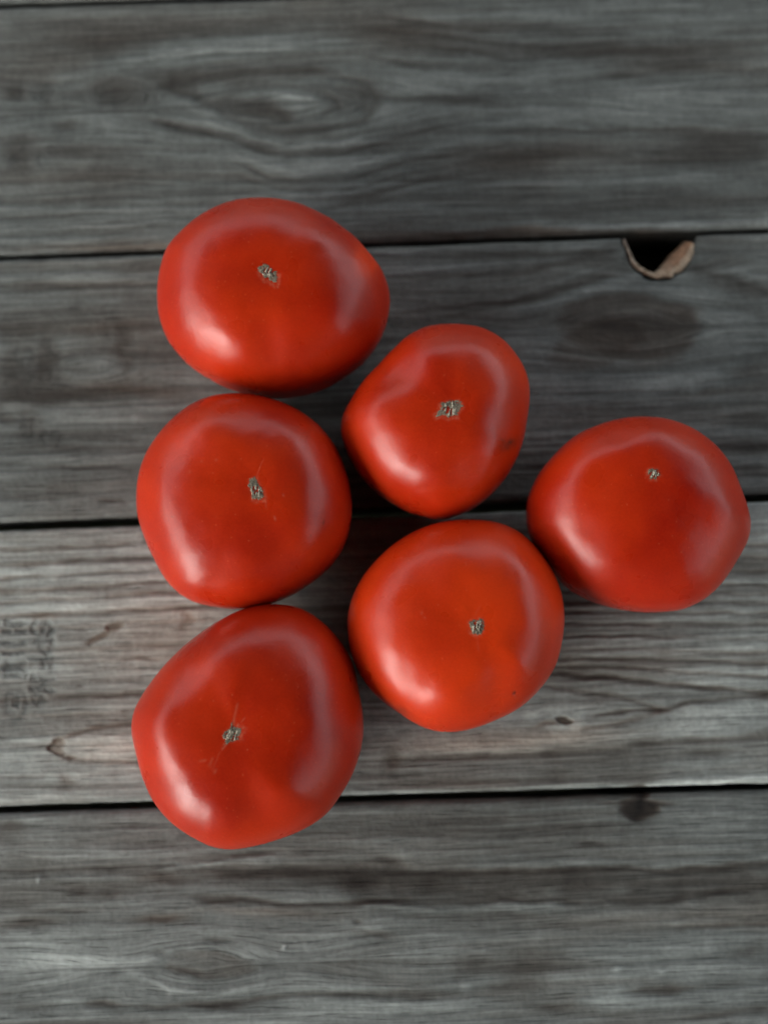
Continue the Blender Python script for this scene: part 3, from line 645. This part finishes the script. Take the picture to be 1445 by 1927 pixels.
DIPK = 0.36
built = []
for ti, d in enumerate(T):
    d['ze'] += .004; d['zt'] += .009; d['zs'] += .010
    p = np.array(d['out']); icx, icy = (p[:, 0].min() + p[:, 0].max()) / 2, (p[:, 1].min() + p[:, 1].max()) / 2
    target = polar(d['out'], icx, icy)
    wx, wy = unproject(p[:, 0], p[:, 1], d['ze'])
    cx, cy = unproject(icx, icy, d['ze'])
    R = polar(list(zip(wx, -wy)), float(cx), -float(cy)) * 0.985
    px_, py_ = unproject(d['stem'][0], d['stem'][1], d['zs'])
    sx, sy = float(px_ - cx), float(py_ - cy)
    for it in range(6):
        x, y, z, *_ = tomato_shape(d, periodic(R), float(cx), float(cy), sx, sy, 180, 60, ti)
        qx, qy = project(x, y, z)
        ang = (np.arctan2(-(qy - icy), qx - icx) % (2 * np.pi)); rad = np.hypot(qx - icx, qy - icy)
        bins = (ang / (2 * np.pi) * 120).astype(int) % 120
        m = np.zeros(120); np.maximum.at(m, bins.ravel(), rad.ravel())
        cur = np.interp(np.arange(360) / 3 - .5, np.arange(-1, 121), np.concatenate([m[-1:], m, m[:1]]))
        k = np.exp(-(np.arange(-10, 11) / 5.0) ** 2); k /= k.sum()
        ratio = target / cur
        ratio = np.convolve(np.concatenate([ratio[-10:], ratio, ratio[:10]]), k, 'valid')
        R = R * (1 + .8 * (ratio - 1))
    d.update(R=R, cx=float(cx), cy=float(cy), sx=sx, sy=sy)
    print('tomato', ti, 'R(mm)', round(R.min() * 1000, 1), round(R.max() * 1000, 1), 'fit', round(float(np.abs(ratio - 1).max()), 3), 'shift', round(sx * 1000, 1), round(sy * 1000, 1))

GROUP = 'ripe beefsteak tomatoes on the plank table'
for ti, d in enumerate(T):
    Rf = periodic(d['R'])
    x, y, z, TH, rho, zc = tomato_shape(d, Rf, d['cx'], d['cy'], d['sx'], d['sy'], NTH, NPH, ti)
    qx, qy = project(x, y, z)
    scuff = np.zeros_like(x); blem = np.zeros_like(x); topm = zc > .02
    for (pts, w, a) in d.get('scuff', []): scuff = np.maximum(scuff, a * np.exp(-(seg_dist(qx, qy, pts) / w) ** 2) * .26)
    scp = d['scar'] + d['scar'][:1]
    scuff = np.maximum(scuff, .18 * np.exp(-(seg_dist(qx, qy, scp) / 2.5) ** 2) * (1 + fbm(qx / 3, qy / 3, 9, 2)))
    for (bx, by, rx, ry, rot, a) in d.get('blem', []):
        an = math.radians(rot); dx = qx - bx; dy = qy - by
        u = (dx * math.cos(an) + dy * math.sin(an)) / rx; v = (-dx * math.sin(an) + dy * math.cos(an)) / ry
        nz = fbm(qx / 5, qy / 5, 7, 3) if rx > 5 else 0
        blem = np.maximum(blem, a * np.exp(-(u * u + v * v)) * (1 + .9 * nz))
    for (bx, by, r_, dep) in d.get('pits', []):
        z = z - np.where(topm, dep * np.exp(-((qx - bx) ** 2 + (qy - by) ** 2) / r_ ** 2), 0)
    scuff *= topm; blem = np.clip(blem * topm, 0, 1)
    ripe = d['tint'] + .24 * fbm(x * 38, y * 38, ti + 60, 3) + .12 * np.clip(rho - .5, 0, 1) + .25 * np.clip(-zc, 0, 1)
    if ti == 0: ripe = ripe + 1.2 * np.exp(-(((qx - 690) / 22) ** 2 + ((qy - 487) / 30) ** 2))
    ox, oy = d['cx'], d['cy']
    root = bpy.data.objects.new("tomato", None); sc.collection.objects.link(root); root.location = (ox, oy, 0)
    root.empty_display_size = .02
    tag(root, d['label'], 'tomato', GROUP)
    V = np.stack([x - ox, y - oy, z], -1).reshape(-1, 3)
    F = grid_faces(NTH, NPH, wrap=True)[:, ::-1]
    n0 = len(V)
    # close the two poles
    pt = V.reshape(NTH, NPH, 3)[:, 0].mean(0); pb = V.reshape(NTH, NPH, 3)[:, -1].mean(0)
    V = np.concatenate([V, [pt, pb]])
    i = np.arange(NTH); i2 = (i + 1) % NTH
    cap = np.concatenate([np.stack([i2 * NPH, i * NPH, np.full(NTH, n0), np.full(NTH, n0)], 1)])
    faces = [tuple(int(q) for q in f) for f in F] + [(int(b * NPH), n0, int(a * NPH)) for a, b in zip(i2, i)] + [(int(a * NPH + NPH - 1), n0 + 1, int(b * NPH + NPH - 1)) for a, b in zip(i2, i)]
    ap = lambda f: np.concatenate([f.ravel(), [f[0, 0], f[0, -1]]])
    skin = mesh_obj("skin", V, faces, SKIN, root, attrs={'ripe': ap(ripe), 'scuff': ap(scuff), 'blemish': ap(blem)})
    # corky stem scar following the hollow
    bvh = BVHTree.FromPolygons([Vector(v) for v in V], faces)
    rs = random.Random(ti * 7 + 3)
    so = polar(d['scar'], *d['stem']); sp = np.array(d['scar'])
    scx, scy = sp[:, 0].mean(), sp[:, 1].mean()
    aa = np.arctan2(-(sp[:, 1] - scy), sp[:, 0] - scx) % (2 * np.pi); rr = np.hypot(sp[:, 0] - scx, sp[:, 1] - scy); o_ = np.argsort(aa)
    na, nr = 120, 26
    g = np.linspace(0, 2 * np.pi, na, endpoint=False)
    rad = np.interp(g, np.concatenate([aa[o_] - 2 * np.pi, aa[o_], aa[o_] + 2 * np.pi]), np.tile(rr[o_], 3))
    rad = rad * 0.93 * (1 + .16 * np.array([rs.uniform(-1, 1) for _ in range(na)]))
    size = float(rad.mean())
    fa = math.radians(d['fib']); fx, fy = math.cos(fa), -math.sin(fa)
    ridg = [(scx + rs.uniform(-.55, .55) * size * 1.3, scy + rs.uniform(-.4, .4) * size, rs.uniform(.2, .5) * size, fa + rs.uniform(-.35, .35)) for _ in range(9)]
    slit = [(scx + rs.uniform(-.5, .5) * size * 1.3, scy + rs.uniform(-.35, .35) * size, rs.uniform(.15, .35) * size, fa + rs.uniform(-.35, .35)) for _ in range(7)]
    SV = []; SC = []
    for ai in range(na):
        for ri in range(nr):
            t = (ri + .02) / (nr - 1)
            ppx = scx + rad[ai] * t * math.cos(g[ai]); ppy = scy - rad[ai] * t * math.sin(g[ai])
            wx, wy = unproject(ppx, ppy, d['zs'])
            hit = bvh.ray_cast(Vector((float(wx) - ox, float(wy) - oy, .2)), Vector((0, 0, -1)))[0]
            zz = hit.z if hit is not None else d['zs']
            P = np.array([ppx]); Q = np.array([ppy])
            hl = max([math.exp(-(float(seg_dist(P, Q, [(a - math.cos(o) * l, b + math.sin(o) * l), (a + math.cos(o) * l, b - math.sin(o) * l)])[0]) / 1.2) ** 2) for a, b, l, o in ridg])
            dk = max([math.exp(-(float(seg_dist(P, Q, [(a - math.cos(o) * l, b + math.sin(o) * l), (a + math.cos(o) * l, b - math.sin(o) * l)])[0]) / 1.5) ** 2) for a, b, l, o in slit])
            nz = float(fbm(np.array([ppx / 2.2]), np.array([ppy / 2.2]), ti, 3)[0])
            lift = (0.00016 + .00045 * hl - .0007 * dk * d['dark'] + .0005 * nz) * (1 - t ** 4) - 0.0002 * (t > .98) + .00005
            SV.append((float(wx) - ox, float(wy) - oy, zz + lift))
            c = np.array((0.20, 0.175, 0.125)) * (1 + .5 * nz); c = c * (1 - hl) + np.array((0.54, 0.50, 0.39)) * hl; c = c * (1 - dk * d['dark'] * .85)
            if t > .9: c = c * .6 + np.array((0.35, 0.16, 0.08)) * .4
            SC.append(c)
    mesh_obj("stem_scar", SV, grid_faces(na, nr, wrap=True), SCAR, root, attrs={'col': np.array(SC)})
